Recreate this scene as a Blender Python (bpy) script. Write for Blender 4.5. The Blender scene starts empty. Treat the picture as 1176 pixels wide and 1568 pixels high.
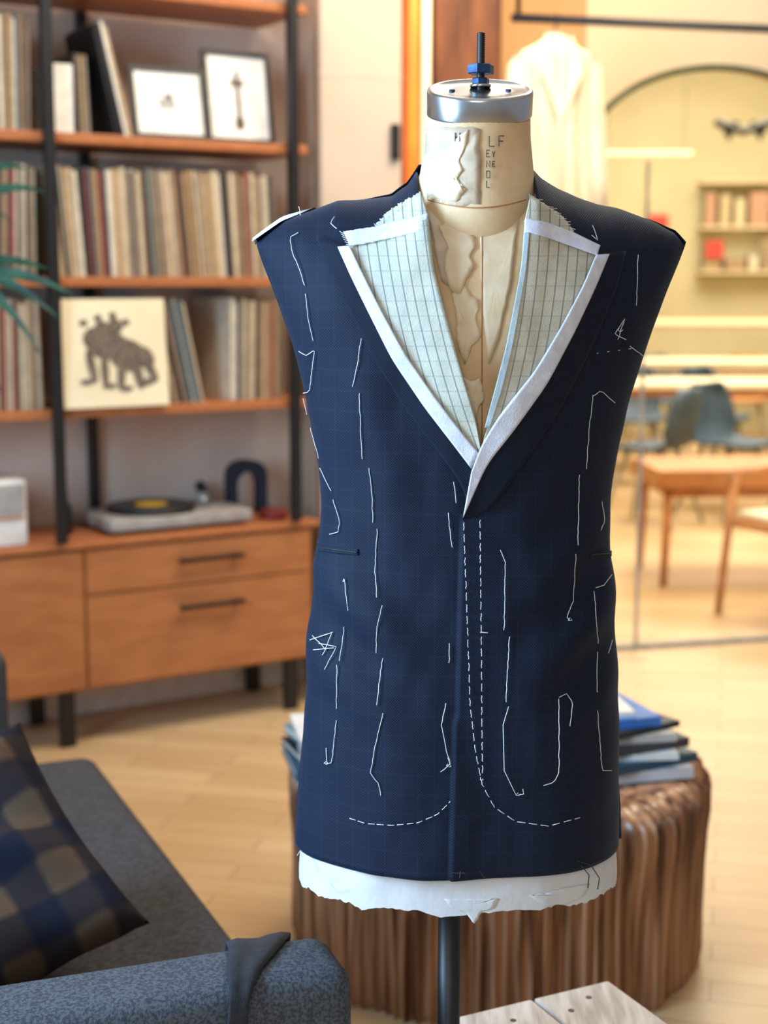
import bpy, bmesh, math, random
import numpy as np
from mathutils import Vector, Matrix, noise
random.seed(7)
S=bpy.context.scene
try:
    S.view_settings.view_transform='Standard'
except Exception: pass
H=1.37; TH=math.radians(8.7); FP=2300.0   # camera height, pitch, focal length
ct,st=math.cos(TH),math.sin(TH)
# ------------------------------------------------------------------ materials
def mat(name,c1,c2=None,scale=20,rough=.6,bump=0,bscale=None,metal=0,sheen=0,emit=0,stretch=(1,1,1),rot=0,spec=.5,contrast=(.35,.65)):
    m=bpy.data.materials.new(name); m.use_nodes=True
    nt=m.node_tree; N=nt.nodes; L=nt.links; b=N['Principled BSDF']
    if c2 is None: c2=tuple(min(1,c*.82) for c in c1)
    tc=N.new('ShaderNodeTexCoord'); mp=N.new('ShaderNodeMapping')
    mp.inputs['Scale'].default_value=stretch; mp.inputs['Rotation'].default_value=(0,0,rot)
    L.new(tc.outputs['Object'],mp.inputs['Vector'])
    nz=N.new('ShaderNodeTexNoise'); nz.inputs['Scale'].default_value=scale; nz.inputs['Detail'].default_value=5
    L.new(mp.outputs[0],nz.inputs['Vector'])
    cr=N.new('ShaderNodeValToRGB'); cr.color_ramp.elements[0].position=contrast[0]; cr.color_ramp.elements[1].position=contrast[1]
    cr.color_ramp.elements[0].color=(*c2,1); cr.color_ramp.elements[1].color=(*c1,1)
    L.new(nz.outputs['Fac'],cr.inputs[0]); L.new(cr.outputs[0],b.inputs['Base Color'])
    b.inputs['Roughness'].default_value=rough; b.inputs['Metallic'].default_value=metal
    b.inputs['Specular IOR Level'].default_value=spec
    if sheen: 
        b.inputs['Sheen Weight'].default_value=sheen; b.inputs['Sheen Roughness'].default_value=.4
    if emit:
        L.new(cr.outputs[0],b.inputs['Emission Color']); b.inputs['Emission Strength'].default_value=emit
    if bump:
        n2=N.new('ShaderNodeTexNoise'); n2.inputs['Scale'].default_value=bscale or scale*3; n2.inputs['Detail'].default_value=3
        L.new(mp.outputs[0],n2.inputs['Vector'])
        bp=N.new('ShaderNodeBump'); bp.inputs['Strength'].default_value=bump; bp.inputs['Distance'].default_value=.002
        L.new(n2.outputs['Fac'],bp.inputs['Height']); L.new(bp.outputs[0],b.inputs['Normal'])
    return m
def lin(r,g,b): return tuple(((v/255)/12.92 if v/255<=.04045 else ((v/255+.055)/1.055)**2.4) for v in (r,g,b))
def math_node(nt,op,a,bv=None,c=None):
    n=nt.nodes.new('ShaderNodeMath'); n.operation=op
    for i,v in enumerate((a,bv,c)):
        if v is None: continue
        if isinstance(v,(int,float)): n.inputs[i].default_value=v
        else: nt.links.new(v,n.inputs[i])
    return n.outputs[0]
def wool(name,c1,c2,check,sheen,rough=.7):
    """navy hopsack: fine basket weave + barely visible windowpane check"""
    m=mat(name,c1,c2,300,rough,0,sheen=sheen,spec=.25)
    nt=m.node_tree; b=nt.nodes['Principled BSDF']; cr=[n for n in nt.nodes if n.type=='VALTORGB'][0]; tc=[n for n in nt.nodes if n.type=='TEX_COORD'][0]
    b.inputs['Sheen Tint'].default_value=(.28,.58,1,1)
    sx=nt.nodes.new('ShaderNodeSeparateXYZ'); nt.links.new(tc.outputs['Object'],sx.inputs[0])
    sxx=math_node(nt,'SINE',math_node(nt,'MULTIPLY',sx.outputs['X'],2*math.pi/.0030)); szz=math_node(nt,'SINE',math_node(nt,'MULTIPLY',sx.outputs['Z'],2*math.pi/.0030))
    wv=math_node(nt,'MULTIPLY_ADD',math_node(nt,'MULTIPLY',sxx,szz),.5,.5)
    mix=nt.nodes.new('ShaderNodeMixRGB'); nt.links.new(wv,mix.inputs[0]); nt.links.new(cr.outputs[0],mix.inputs[1]); mix.inputs[2].default_value=(*[c*2.2 for c in c1],1)
    a=math_node(nt,'LESS_THAN',math_node(nt,'FRACT',math_node(nt,'DIVIDE',sx.outputs['X'],.018)),.09)
    c=math_node(nt,'LESS_THAN',math_node(nt,'FRACT',math_node(nt,'DIVIDE',sx.outputs['Z'],.022)),.08)
    f=math_node(nt,'MULTIPLY',math_node(nt,'MAXIMUM',a,c),check)
    mx=nt.nodes.new('ShaderNodeMixRGB'); nt.links.new(f,mx.inputs[0]); nt.links.new(mix.outputs[0],mx.inputs[1]); mx.inputs[2].default_value=(*lin(34,56,92),1)
    nt.links.new(mx.outputs[0],b.inputs['Base Color'])
    bp=nt.nodes.new('ShaderNodeBump'); bp.inputs['Strength'].default_value=.4; bp.inputs['Distance'].default_value=.0008
    nt.links.new(wv,bp.inputs['Height']); nt.links.new(bp.outputs[0],b.inputs['Normal'])
    return m
def canvas_mat(name,c1,c2):
    m=mat(name,c1,c2,60,.9,.3,700)
    nt=m.node_tree; b=nt.nodes['Principled BSDF']; cr=[n for n in nt.nodes if n.type=='VALTORGB'][0]
    uv=nt.nodes.new('ShaderNodeUVMap'); uv.uv_map='UVMap'
    sx=nt.nodes.new('ShaderNodeSeparateXYZ'); nt.links.new(uv.outputs[0],sx.inputs[0])
    a=math_node(nt,'MULTIPLY',math_node(nt,'LESS_THAN',math_node(nt,'FRACT',sx.outputs['X']),.13),.66)
    c=math_node(nt,'MULTIPLY',math_node(nt,'LESS_THAN',math_node(nt,'FRACT',sx.outputs['Y']),.09),.20)
    f=math_node(nt,'MAXIMUM',a,c)
    mix=nt.nodes.new('ShaderNodeMixRGB'); nt.links.new(f,mix.inputs[0]); nt.links.new(cr.outputs[0],mix.inputs[1]); mix.inputs[2].default_value=(*lin(80,84,88),1)
    nt.links.new(mix.outputs[0],b.inputs['Base Color'])
    return m
def brick_floor(name,c1,c2,cm,rot):
    m=mat(name,c1,c2,6,.45,.1,60)
    nt=m.node_tree; b=nt.nodes['Principled BSDF']; tc=[n for n in nt.nodes if n.type=='TEX_COORD'][0]
    mp=nt.nodes.new('ShaderNodeMapping'); mp.inputs['Rotation'].default_value=(0,0,rot); nt.links.new(tc.outputs['Object'],mp.inputs['Vector'])
    br=nt.nodes.new('ShaderNodeTexBrick'); nt.links.new(mp.outputs[0],br.inputs['Vector'])
    br.inputs['Color1'].default_value=(*c1,1); br.inputs['Color2'].default_value=(*c2,1); br.inputs['Mortar'].default_value=(*cm,1)
    br.inputs['Scale'].default_value=1; br.inputs['Brick Width'].default_value=.55; br.inputs['Row Height'].default_value=.09; br.inputs['Mortar Size'].default_value=.002
    mx=nt.nodes.new('ShaderNodeMixRGB'); mx.blend_type='MULTIPLY'; mx.inputs[0].default_value=1
    n=nt.nodes.new('ShaderNodeTexNoise'); mp2=nt.nodes.new('ShaderNodeMapping'); mp2.inputs['Scale'].default_value=(2,30,1); nt.links.new(mp.outputs[0],mp2.inputs['Vector']); nt.links.new(mp2.outputs[0],n.inputs['Vector'])
    n.inputs['Scale'].default_value=2; cr=nt.nodes.new('ShaderNodeValToRGB'); cr.color_ramp.elements[0].color=(.78,.76,.72,1); cr.color_ramp.elements[1].color=(1,1,1,1)
    nt.links.new(n.outputs['Fac'],cr.inputs[0]); nt.links.new(br.outputs['Color'],mx.inputs[1]); nt.links.new(cr.outputs[0],mx.inputs[2])
    nt.links.new(mx.outputs[0],b.inputs['Base Color'])
    return m
def plaid_mat(name):
    m=mat(name,lin(40,44,60),lin(30,32,44),30,.95,.3,300,spec=.1)
    nt=m.node_tree; b=nt.nodes['Principled BSDF']; tc=[n for n in nt.nodes if n.type=='TEX_COORD'][0]
    sx=nt.nodes.new('ShaderNodeSeparateXYZ'); nt.links.new(tc.outputs['Object'],sx.inputs[0])
    def band(o,fq,ph):
        f=math_node(nt,'SINE',math_node(nt,'MULTIPLY_ADD',sx.outputs[o],fq,ph))
        return math_node(nt,'SMOOTH_MIN',math_node(nt,'MAXIMUM',math_node(nt,'MULTIPLY_ADD',f,1.6,.5),0.0),1.0,.05)
    s=math_node(nt,'MULTIPLY',math_node(nt,'ADD',band('X',60,.6),band('Y',60,0)),.5)
    cr=nt.nodes.new('ShaderNodeValToRGB')
    cr.color_ramp.elements[0].position=.05; cr.color_ramp.elements[0].color=(*lin(28,30,42),1); cr.color_ramp.elements[1].position=.95; cr.color_ramp.elements[1].color=(*lin(86,68,54),1)
    e=cr.color_ramp.elements.new(.5); e.color=(*lin(46,40,42),1)
    nt.links.new(s,cr.inputs[0]); nt.links.new(cr.outputs[0],b.inputs['Base Color'])
    return m
M={}
M['navy']=wool('navy_wool',lin(6,16,34),lin(5,13,28),.10,.10)
M['navy_dark']=wool('navy_wool_underside',lin(8,17,32),lin(6,14,27),.05,.08,.8)
M['tape']=mat('cotton_stay_tape',lin(226,228,238),lin(208,211,224),90,.9,.25,500)
M['blue_tape']=mat('pale_roll_tape',lin(190,206,210),lin(172,192,198),90,.9,.25,500)
M['thread']=mat('basting_thread',lin(232,232,232),lin(210,210,214),50,.8)
M['dthread']=mat('dark_thread',lin(40,35,30))
M['form']=mat('aged_canvas',lin(240,210,166),lin(222,186,138),14,.75,.2,120)
M['paper']=mat('masking_tape_layers',lin(246,228,196),lin(232,206,164),30,.6,.2,90)
M['greypaper']=mat('grey_paper_wrap',lin(222,202,174),lin(192,170,142),30,.6,.6,50,contrast=(.4,.6))
M['muslin']=mat('white_muslin',lin(222,222,222),lin(204,204,206),12,.9,.8,35)
M['steel']=mat('brushed_steel',(.66,.68,.70),(.55,.57,.59),40,.25,metal=1)
M['bluesteel']=mat('blued_steel',lin(70,100,140),lin(40,60,90),60,.35,metal=.8)
M['black']=mat('black_metal',lin(26,26,28),lin(18,18,20),30,.45)
M['ink']=mat('printed_ink',lin(60,48,42),lin(40,34,30),200,.8)
M['teak']=mat('teak_wood',lin(184,114,68),lin(166,100,58),8,.45,.05,60,stretch=(.6,6,14),rot=-.56)
M['teak2']=mat('teak_wood_panels',lin(180,116,70),lin(164,102,60),3,.45,.03,60,stretch=(.4,4,9),rot=-.56)
M['wallp']=mat('plaster_wall',lin(222,200,182),lin(208,186,168),3,.9,.15,40)
M['wallw']=mat('painted_block',lin(208,186,164),lin(196,174,152),3,.85,.2,30)
M['wally']=mat('ochre_wall',lin(226,206,174),lin(214,192,160),2,.9)
M['wallc']=mat('amber_plaster',lin(204,160,112),lin(190,144,98),2,.9)  # warm glow on this wall piece put into its plaster colour
M['wallo']=mat('olive_wall',lin(196,186,152),lin(180,170,136),1,.9)
M['white']=mat('white_paint',lin(238,236,230),lin(222,220,214),20,.6)
M['ceil']=mat('ceiling_paint',lin(225,217,204),lin(215,207,194),3,.9)
M['floor']=brick_floor('oak_floor',lin(222,192,148),lin(208,174,130),lin(170,136,96),math.radians(-32+45))
M['post']=mat('dark_timber',lin(132,78,44),lin(86,46,24),6,.55,.2,60,stretch=(4,4,.5))
M['sofaarm']=mat('blue_grey_upholstery',lin(96,102,110),lin(66,71,80),260,.95,.6,800,contrast=(.4,.6),spec=.15)
M['sofaseat']=mat('charcoal_upholstery',lin(82,80,82),lin(64,63,65),120,.95,.4,500,spec=.1)
M['plaid']=plaid_mat('plaid_wool')
M['scrap']=mat('dark_cloth',lin(44,46,52),lin(34,35,40),100,.95,.4,500)
M['drum']=mat('varnished_fluted_wood',lin(190,142,106),lin(92,56,36),42,.26,.25,60,stretch=(1,1,.05),contrast=(.36,.62))
M['whitewood']=mat('whitewashed_plank',lin(222,218,212),lin(176,168,160),9,.6,.25,40,stretch=(8,1,1),rot=-.48)
M['leaf']=mat('palm_leaf',lin(44,92,58),lin(22,56,38),20,.45)
M['pot']=mat('terracotta',lin(150,90,60))
M['coat']=mat('cream_garment',lin(246,230,198),lin(236,214,176),6,.85)
M['glow']=mat('amber_lamp',(1,.22,.03),(1,.16,.02),6,.5,emit=1.7)  # emission carries the glow of an orange-lit edge, not a lamp
M['lamp']=mat('warm_lamp',(1,.80,.5),(1,.76,.46),6,.5,emit=1.3)  # pendant diffuser, and the pale half of the lit edge's glow
M['cream']=mat('cream_laminate',lin(246,234,200),lin(236,222,186),4,.5)
M['chairblue']=mat('blue_grey_shell',lin(66,88,106),lin(52,72,90),10,.5)
M['oak']=mat('light_oak',lin(196,136,82),lin(168,112,64),10,.5)
M['grey']=mat('turntable_silver',lin(170,166,160),lin(150,146,140),20,.4)
M['yellow']=mat('yellow_label',lin(240,190,40))
M['red']=mat('red_item',lin(190,60,50))
M['darkred']=mat('dark_red_tin',lin(120,26,26))
M['dblue']=mat('dark_blue',lin(26,36,54))
M['frame_green']=mat('green_metal_frame',lin(86,92,66),lin(70,76,54),10,.5)
# ------------------------------------------------------------------ helpers
class Fr:
    def __init__(s,x,y,a): s.o=(x,y); s.a=a; s.c=math.cos(a); s.s=math.sin(a)
    def P(s,u,n,z): return Vector((s.o[0]+s.c*u-s.s*n, s.o[1]+s.s*u+s.c*n, z))
W0=Fr(0,0,0)
def add(o,par=None):
    S.collection.objects.link(o)
    if par is not None:
        o.parent=par; o.matrix_parent_inverse=Matrix.Translation(par.location).inverted()
    return o
def empty(name,loc=(0,0,0)):
    e=bpy.data.objects.new(name,None); e.location=loc; e.empty_display_size=.05; S.collection.objects.link(e); return e
def mesh(name,vs,fs,m,par=None,smooth=True,mats=None,idx=None):
    me=bpy.data.meshes.new(name); me.from_pydata([tuple(v) for v in vs],[],fs); 
    if mats:
        for q in mats: me.materials.append(q)
        me.polygons.foreach_set('material_index',idx)
    else: me.materials.append(m)
    if smooth: me.polygons.foreach_set('use_smooth',[True]*len(me.polygons))
    me.update(); return add(bpy.data.objects.new(name,me),par)
BF=[(0,3,2,1),(4,5,6,7),(0,1,5,4),(1,2,6,5),(2,3,7,6),(3,0,4,7)]
def fbox(name,fr,s0,s1,n0,n1,z0,z1,m,par=None,bev=.004,seg=2,lean=0,nlean=0):
    vs=[fr.P(s0,n0,z0),fr.P(s1,n0,z0),fr.P(s1,n1,z0),fr.P(s0,n1,z0),fr.P(s0+lean,n0+nlean,z1),fr.P(s1+lean,n0+nlean,z1),fr.P(s1+lean,n1+nlean,z1),fr.P(s0+lean,n1+nlean,z1)]
    o=mesh(name,vs,BF,m,par,False)
    if bev:
        bm=bmesh.new(); bm.from_mesh(o.data); bmesh.ops.bevel(bm,geom=bm.edges[:],offset=bev,segments=seg,profile=.5,affect='EDGES'); 
        for f in bm.faces: f.smooth=seg>2
        bm.to_mesh(o.data); bm.free()
    return o
def tube(name,pts,r,m,par=None,seg=16,cap=True):
    pts=[Vector(p) for p in pts]; vs=[];fs=[]
    if not hasattr(r,'__len__'): r=[r]*len(pts)
    for i,p in enumerate(pts):
        d=(pts[min(i+1,len(pts)-1)]-pts[max(i-1,0)]).normalized()
        a=d.cross(Vector((0,0,1))) if abs(d.z)<.9 else d.cross(Vector((1,0,0))); a.normalize(); b=d.cross(a)
        for k in range(seg):
            t=2*math.pi*k/seg; vs.append(p+(a*math.cos(t)+b*math.sin(t))*r[i])
    for i in range(len(pts)-1):
        for k in range(seg): fs.append((i*seg+k,i*seg+(k+1)%seg,(i+1)*seg+(k+1)%seg,(i+1)*seg+k))
    if cap: fs.append(tuple(range(seg))); fs.append(tuple(reversed(range((len(pts)-1)*seg,len(pts)*seg))))
    o=mesh(name,vs,fs,m,par)
    bm=bmesh.new(); bm.from_mesh(o.data); bmesh.ops.recalc_face_normals(bm,faces=bm.faces[:])
    for f in bm.faces:
        if len(f.verts)>4: f.smooth=False
    bm.to_mesh(o.data); bm.free(); return o
def threads(name,polys,r,m,par):
    cu=bpy.data.curves.new(name,'CURVE'); cu.dimensions='3D'; cu.bevel_depth=r; cu.bevel_resolution=1
    for p in polys:
        sp=cu.splines.new('POLY'); sp.points.add(len(p)-1)
        for q,v in zip(sp.points,p): q.co=(*v,1)
    cu.materials.append(m); return add(bpy.data.objects.new(name,cu),par)
# ------------------------------------------------------------------ body surface
ZW=[.60,.66,.714,.827,.906,.976,1.045,1.098,1.159,1.218,1.27,1.346,1.40,1.43,1.52]
WW=[.188,.188,.187,.180,.175,.171,.165,.157,.161,.172,.184,.2095,.232,.241,.246]
ZD=[.60,.70,.85,.98,1.10,1.22,1.32,1.40,1.52]
DF=[.118,.118,.116,.108,.096,.108,.116,.108,.10]
DB=[.125,.125,.122,.105,.088,.10,.112,.108,.09]
def sm(z,X,Y): return sum(np.interp(z+d,X,Y) for d in (-.03,-.015,0,.015,.03))/5
zz=np.linspace(.6,1.55,400); wt=[sm(z,ZW,WW) for z in zz]; dft=[sm(z,ZD,DF) for z in zz]; dbt=[sm(z,ZD,DB) for z in zz]
def wF(z): return float(np.interp(z,zz,wt))
def cxF(z): return .0875+(z-.7)*.014
def dF(z): return float(np.interp(z,zz,dft))
def dB(z): return float(np.interp(z,zz,dbt))
YC=1.70; PE=2.2; RS=.11
def zsF(xp): 
    return float(np.interp(xp,[-1,-.85,-.76,-.60,-.45,-.36,-.29,-.24,0,.24,.30,.38,.50,.64,.80,.93,1.0],
        [1.408,1.431,1.438,1.450,1.453,1.457,1.469,1.489,1.492,1.489,1.473,1.463,1.452,1.442,1.430,1.418,1.406]))
def gF(h): 
    q=max(0,min(1,h/RS)); return math.sqrt(max(0,1-(1-q)**2))
def surf_y(x,z,o):
    w=wF(z)+o*.8; xp=max(-.985,min(.985,(x-cxF(z))/w))
    return YC-(dF(z)+o)*(1-abs(xp)**PE)**(1/PE)*gF(zsF(xp)+o-z)
def xcf(z): return .0736+(z-.727)*.027
def jo(x,z,front=True):
    o=.0085+.0050*noise.noise(Vector((x*9,z*4,1.3 if front else 7)))+.0022*noise.noise(Vector((x*22,z*12,4)))+.0009*noise.noise(Vector((x*50,z*26,9)))
    if front:
        o+=.0045*math.sin((x-.05)*38+z*3)*max(0,min(1,(1.0-z)/.25))
        d=x-(-.02); o+=.0070*math.exp(-((d)/.06)**2)*math.sin(z*58+x*45)*math.exp(-((z-1.0)/.10)**2)
        d=x-(.21); o+=.0055*math.exp(-((d)/.05)**2)*math.sin(z*62-x*45)*math.exp(-((z-1.0)/.10)**2)
        o+=.0055*math.exp(-((x-.0+.25*(z-1.2))/.022)**2)*math.exp(-((z-1.2)/.10)**2)
        k=max(0,min(1,(1.125-z)/.015))
        t=x-xcf(z)
        if t>0: o+=k*.004*math.exp(-t/.05)
    return max(o,.0025)
def jac_y(x,z,e=0): return surf_y(x,z,jo(x,z)+e)
def ray(u,v):
    a=(u-588)/FP; b=(784-v)/FP; den=ct+b*st
    return a/den,(-st+b*ct)/den
def trace(u,v,e=0,fy=jac_y):
    """garment chalk-mark measured on the photo -> point on the garment surface"""
    rx,rz=ray(u,v); Y=1.6
    for i in range(14):
        y=fy(rx*Y,H+rz*Y,e); Y=Y*.4+y*.6
    return Vector((rx*Y,fy(rx*Y,H+rz*Y,e),H+rz*Y))
def loft(name,zb,off,m,par,nphi=240,nrow=120,cut=None,mats=None,midx=None,ragged=0,solid=0):
    vs=[];fs=[];idx=[]
    for r in range(nrow+1):
        q=r/nrow; q=1-(1-q)**1.7
        for k in range(nphi):
            ph=2*math.pi*k/nphi; c,s_=math.cos(ph),math.sin(ph)
            xp=math.copysign(abs(c)**(2/PE),c); yp=math.copysign(abs(s_)**(2/PE),s_)
            front=s_<0
            zt=zsF(xp); z=zb+(zt-zb)*q
            if r==0 and ragged: z+=ragged*noise.noise(Vector((c*5,s_*5,0)))*1.6+random.uniform(-.25,.25)*ragged
            x0=cxF(z)+wF(z)*xp
            o=off(x0,z,front)
            zt2=zt+o; z2=z+o*q**6
            g=gF(zt2-z2)
            w=wF(z)+o*.8
            d=(dF(z) if front else dB(z))+o
            vs.append((cxF(z)+w*xp, YC+d*yp*g, z2))
    for r in range(nrow):
        for k in range(nphi):
            a=r*nphi+k; b=r*nphi+(k+1)%nphi; f=(a,b,b+nphi,a+nphi)
            c=(np.array(vs[f[0]])+np.array(vs[f[2]]))/2
            if cut and cut(c): continue
            fs.append(f); idx.append(midx(c) if midx else 0)
    o=mesh(name,vs,fs,m,par,True,mats,idx if mats else None)
    bm=bmesh.new(); bm.from_mesh(o.data); bmesh.ops.remove_doubles(bm,verts=bm.verts[:],dist=.0003)
    bmesh.ops.delete(bm,geom=[v for v in bm.verts if not v.link_faces],context='VERTS')
    bm.to_mesh(o.data); bm.free()
    if solid:
        md=o.modifiers.new('thickness','SOLIDIFY'); md.thickness=solid; md.offset=-1
    return o
def resample(P,n):
    P=[np.array(p,float) for p in P]; d=[0]
    for a,b in zip(P,P[1:]): d.append(d[-1]+np.linalg.norm(b-a))
    t=np.linspace(0,d[-1],n); return [(float(np.interp(q,d,[p[0] for p in P])),float(np.interp(q,d,[p[1] for p in P]))) for q in t]
def smoothpoly(P,n=40):
    R=resample(P,n); 
    for _ in range(3):
        R=[R[0]]+[((R[i-1][0]+2*R[i][0]+R[i+1][0])/4,(R[i-1][1]+2*R[i][1]+R[i+1][1])/4) for i in range(1,len(R)-1)]+[R[-1]]
    return R
def strip(name,A,B,e,m,par,n=46,k=8,eb=None,th=.0012,fy=jac_y,smooth=True,rag=0,grain=None):
    A=smoothpoly(A,n) if smooth else resample(A,n); B=smoothpoly(B,n) if smooth else resample(B,n)
    eb=e if eb is None else eb; vs=[];fs=[];uvs=[]
    for i in range(n):
        for j in range(k+1):
            t=j/k; r=random.uniform(-rag,rag) if j in(0,k) else 0
            u=A[i][0]*(1-t)+B[i][0]*t+r; v=A[i][1]*(1-t)+B[i][1]*t+r*.5
            vs.append(trace(u,v,e*(1-t)+eb*t,fy))
            if grain: uvs.append(((u-(grain[0]+grain[1]*(v-340)+grain[2]*(v-340)**2))/15.0+40.5,v/23))
    for i in range(n-1):
        for j in range(k): a=i*(k+1)+j; fs.append((a,a+1,a+k+2,a+k+1))
    o=mesh(name,vs,fs,m,par)
    if grain:
        ul=o.data.uv_layers.new(name='UVMap')
        for l in o.data.loops: ul.data[l.index].uv=uvs[l.vertex_index]
    md=o.modifiers.new('thickness','SOLIDIFY'); md.thickness=th; md.offset=0
    return o
def patch(name,P,e,m,par,rings=4,th=.0006,fy=jac_y,rag=2,wob=.0015):
    P=resample(P+[P[0]],48)[:-1]; P=[(a+random.uniform(-rag,rag),b+random.uniform(-rag,rag)) for a,b in P]
    cx=sum(p[0] for p in P)/len(P); cy=sum(p[1] for p in P)/len(P); vs=[trace(cx,cy,e,fy)];fs=[];n=len(P)
    for r in range(1,rings+1):
        t=r/rings
        for p in P:
            u=cx+(p[0]-cx)*t; v=cy+(p[1]-cy)*t
            vs.append(trace(u,v,e+abs(wob*noise.noise(Vector((u*.05,v*.05,2)))),fy))
    for k in range(n): fs.append((0,1+k,1+(k+1)%n))
    for r in range(rings-1):
        for k in range(n): a=1+r*n+k; b=1+r*n+(k+1)%n; fs.append((a,a+n,b+n,b))
    o=mesh(name,vs,fs,m,par); md=o.modifiers.new('thickness','SOLIDIFY'); md.thickness=th; md.offset=0
    return o
# ------------------------------------------------------------------ dress form
form=empty('dress_form',(.09,1.70,0))
loft('torso',.676,lambda x,z,f:.0018*noise.noise(Vector((x*30,z*30,5))) if z<.8 else 0.0,None,form,240,110,mats=[M['form'],M['muslin']],midx=lambda c:1 if c[2]<.80 else 0,ragged=.006)
vs=[(cxF(.69),YC,.69)]+[(cxF(.69)+.178*math.copysign(abs(math.cos(t))**.9,math.cos(t)),YC+.112*math.copysign(abs(math.sin(t))**.9,math.sin(t)),.69) for t in [2*math.pi*i/64 for i in range(64)]]
mesh('underside',vs,[(0,1+i,1+(i+1)%64) for i in range(64)],M['muslin'],form)
NY=1.66; TIL=math.tan(math.radians(18))
NR=[(1.39,.052),(1.425,.066),(1.45,.0672),(1.475,.0630),(1.50,.0595),(1.525,.0558),(1.55,.0545)]
def neck_r(z): return float(np.interp(z,[a for a,_ in NR],[b for _,b in NR]))
def neck_cx(z): return .0985+.004*max(0,min(1,(z-1.44)/.1))
vs=[];fs=[];ng=48
for i,zc in enumerate(np.linspace(1.395,1.552,20)):
    k=max(0,(i-5)/14); r=neck_r(zc)
    for j in range(ng):
        t=2*math.pi*j/ng; x=neck_cx(zc)+r*math.cos(t); y=NY+r*math.sin(t)
        vs.append((x,y,zc+(y-NY)*TIL*k*.95))
for i in range(19):
    for j in range(ng): fs.append((i*ng+j,i*ng+(j+1)%ng,(i+1)*ng+(j+1)%ng,(i+1)*ng+j))
mesh('neck',vs,fs,M['form'],form)
def neck_y(x,z,e=0):
    r=neck_r(z+.008)+e; d=max(-.97*r,min(.97*r,x-neck_cx(z))); return NY-math.sqrt(r*r-d*d)
def capring(pairs,name,m):
    vs=[];fs=[];n=64
    T=Matrix.Translation((.1025,NY,1.55))@Matrix.Rotation(math.radians(18),4,'X')
    for r,z in pairs:
        for j in range(n):
            t=2*math.pi*j/n; vs.append(T@Vector((r*math.cos(t),r*math.sin(t),z)))
    for i in range(len(pairs)-1):
        for j in range(n): fs.append((i*n+j,i*n+(j+1)%n,(i+1)*n+(j+1)%n,(i+1)*n+j))
    fs.append(tuple(range((len(pairs)-1)*n,len(pairs)*n)))
    o=mesh(name,vs,fs,m,form); return o
capring([(.0545,-.002),(.0565,-.002),(.0568,0),(.0568,.022),(.0558,.0245),(.0535,.0258),(.0515,.0250),(.0505,.0238),(.03,.0236),(.012,.0236)],'neck_cap',M['steel'])
for k,(dx,dy) in enumerate([(-.03,-.012),(.03,-.01)]):
    tube('cap_rivet_%d'%k,[(.1025+dx,NY+dy,1.572+dy*TIL),(.1025+dx,NY+dy-.001,1.5765+dy*TIL)],[.0035,.003],M['bluesteel'],form,12)
rod=[];rr=[]
for i in range(61):
    z=1.57+i*.00105; rod.append((.1035,NY,z)); rr.append(.0048 if i%2 else .0036)
tube('threaded_rod',rod,rr,M['black'],form,14)
def hexnut(name,z0,z1,r,m):
    vs=[(.1035+q*r*math.cos(t),NY+q*r*math.sin(t),z) for z,q in((z0,.9),(z0+.001,1),(z1-.001,1),(z1,.9)) for t in [math.pi/3*i+.2 for i in range(6)]]
    fs=[(a*6+i,a*6+(i+1)%6,(a+1)*6+(i+1)%6,(a+1)*6+i) for a in range(3) for i in range(6)]+[tuple(range(18,24)),tuple(range(5,-1,-1))]
    mesh(name,vs,fs,m,form,False)
tube('washer',[(.1035,NY,1.5765),(.1035,NY,1.579)],.0115,M['steel'],form,24)
hexnut('hex_nut_lower',1.579,1.586,.0095,M['bluesteel'])
hexnut('hex_nut_upper',1.590,1.600,.0145,M['bluesteel'])
tube('stand_pole',[(.078,1.70,.02),(.078,1.70,.70)],.0135,M['black'],form,24)
tube('stand_collar',[(.078,1.70,.66),(.078,1.70,.69)],.024,M['black'],form,24)
tube('stand_base',[(.078,1.70,0),(.078,1.70,.012),(.078,1.70,.03),(.078,1.70,.05)],[.10,.10,.06,.02],M['black'],form,40)
jf=lambda x,z,e: surf_y(x,z,e)
patch('torn_tape_c',[(655,322),(700,328),(714,345),(706,370),(712,400),(694,410),(690,440),(676,430),(668,395)],.0006,M['greypaper'],form,fy=jf,rag=1.2,wob=.0012)
patch('torn_tape_a',[(672,345),(700,337),(722,350),(730,375),(720,395),(728,410),(712,430),(706,450),(690,445),(680,410),(686,375)],.0014,M['paper'],form,fy=jf,rag=1.5,wob=.0022)
patch('torn_tape_b',[(692,450),(712,438),(722,455),(735,460),(728,490),(738,515),(722,530),(712,560),(700,530),(698,480)],.0012,M['paper'],form,fy=jf,rag=1.5,wob=.0024)
patch('torn_tape_d',[(735,335),(795,330),(785,420),(765,520),(748,560),(738,470)],.0006,M['paper'],form,fy=jf,rag=1.0,wob=.0006)
patch('torn_tape_e',[(706,575),(722,585),(735,578),(742,610),(730,630),(732,660),(716,625)],.0014,M['paper'],form,fy=jf,rag=1.2,wob=.002)
threads('centre_seam',[[trace(738,v,.001,jf) for v in range(330,690,12)]],.0006,M['oak'],form)
patch('neck_wrap',[(652,196),(700,194),(735,196),(733,225),(739,250),(735,280),(738,312),(700,317),(655,305),(648,262),(650,225)],.0004,M['greypaper'],form,fy=neck_y,rag=1.2,wob=.0012)
patch('neck_tape_a',[(650,246),(672,240),(690,222),(706,205),(717,198),(713,225),(702,245),(708,262),(696,275),(712,290),(700,309),(668,303),(650,280)],.0012,M['paper'],form,fy=neck_y,rag=1.0,wob=.0026)
ink=[]
def glyph(u,v,s,strokes):
    for st_ in strokes: ink.append([trace(u+a*s,v+b*s,.0022,neck_y) for a,b in st_])
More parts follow.
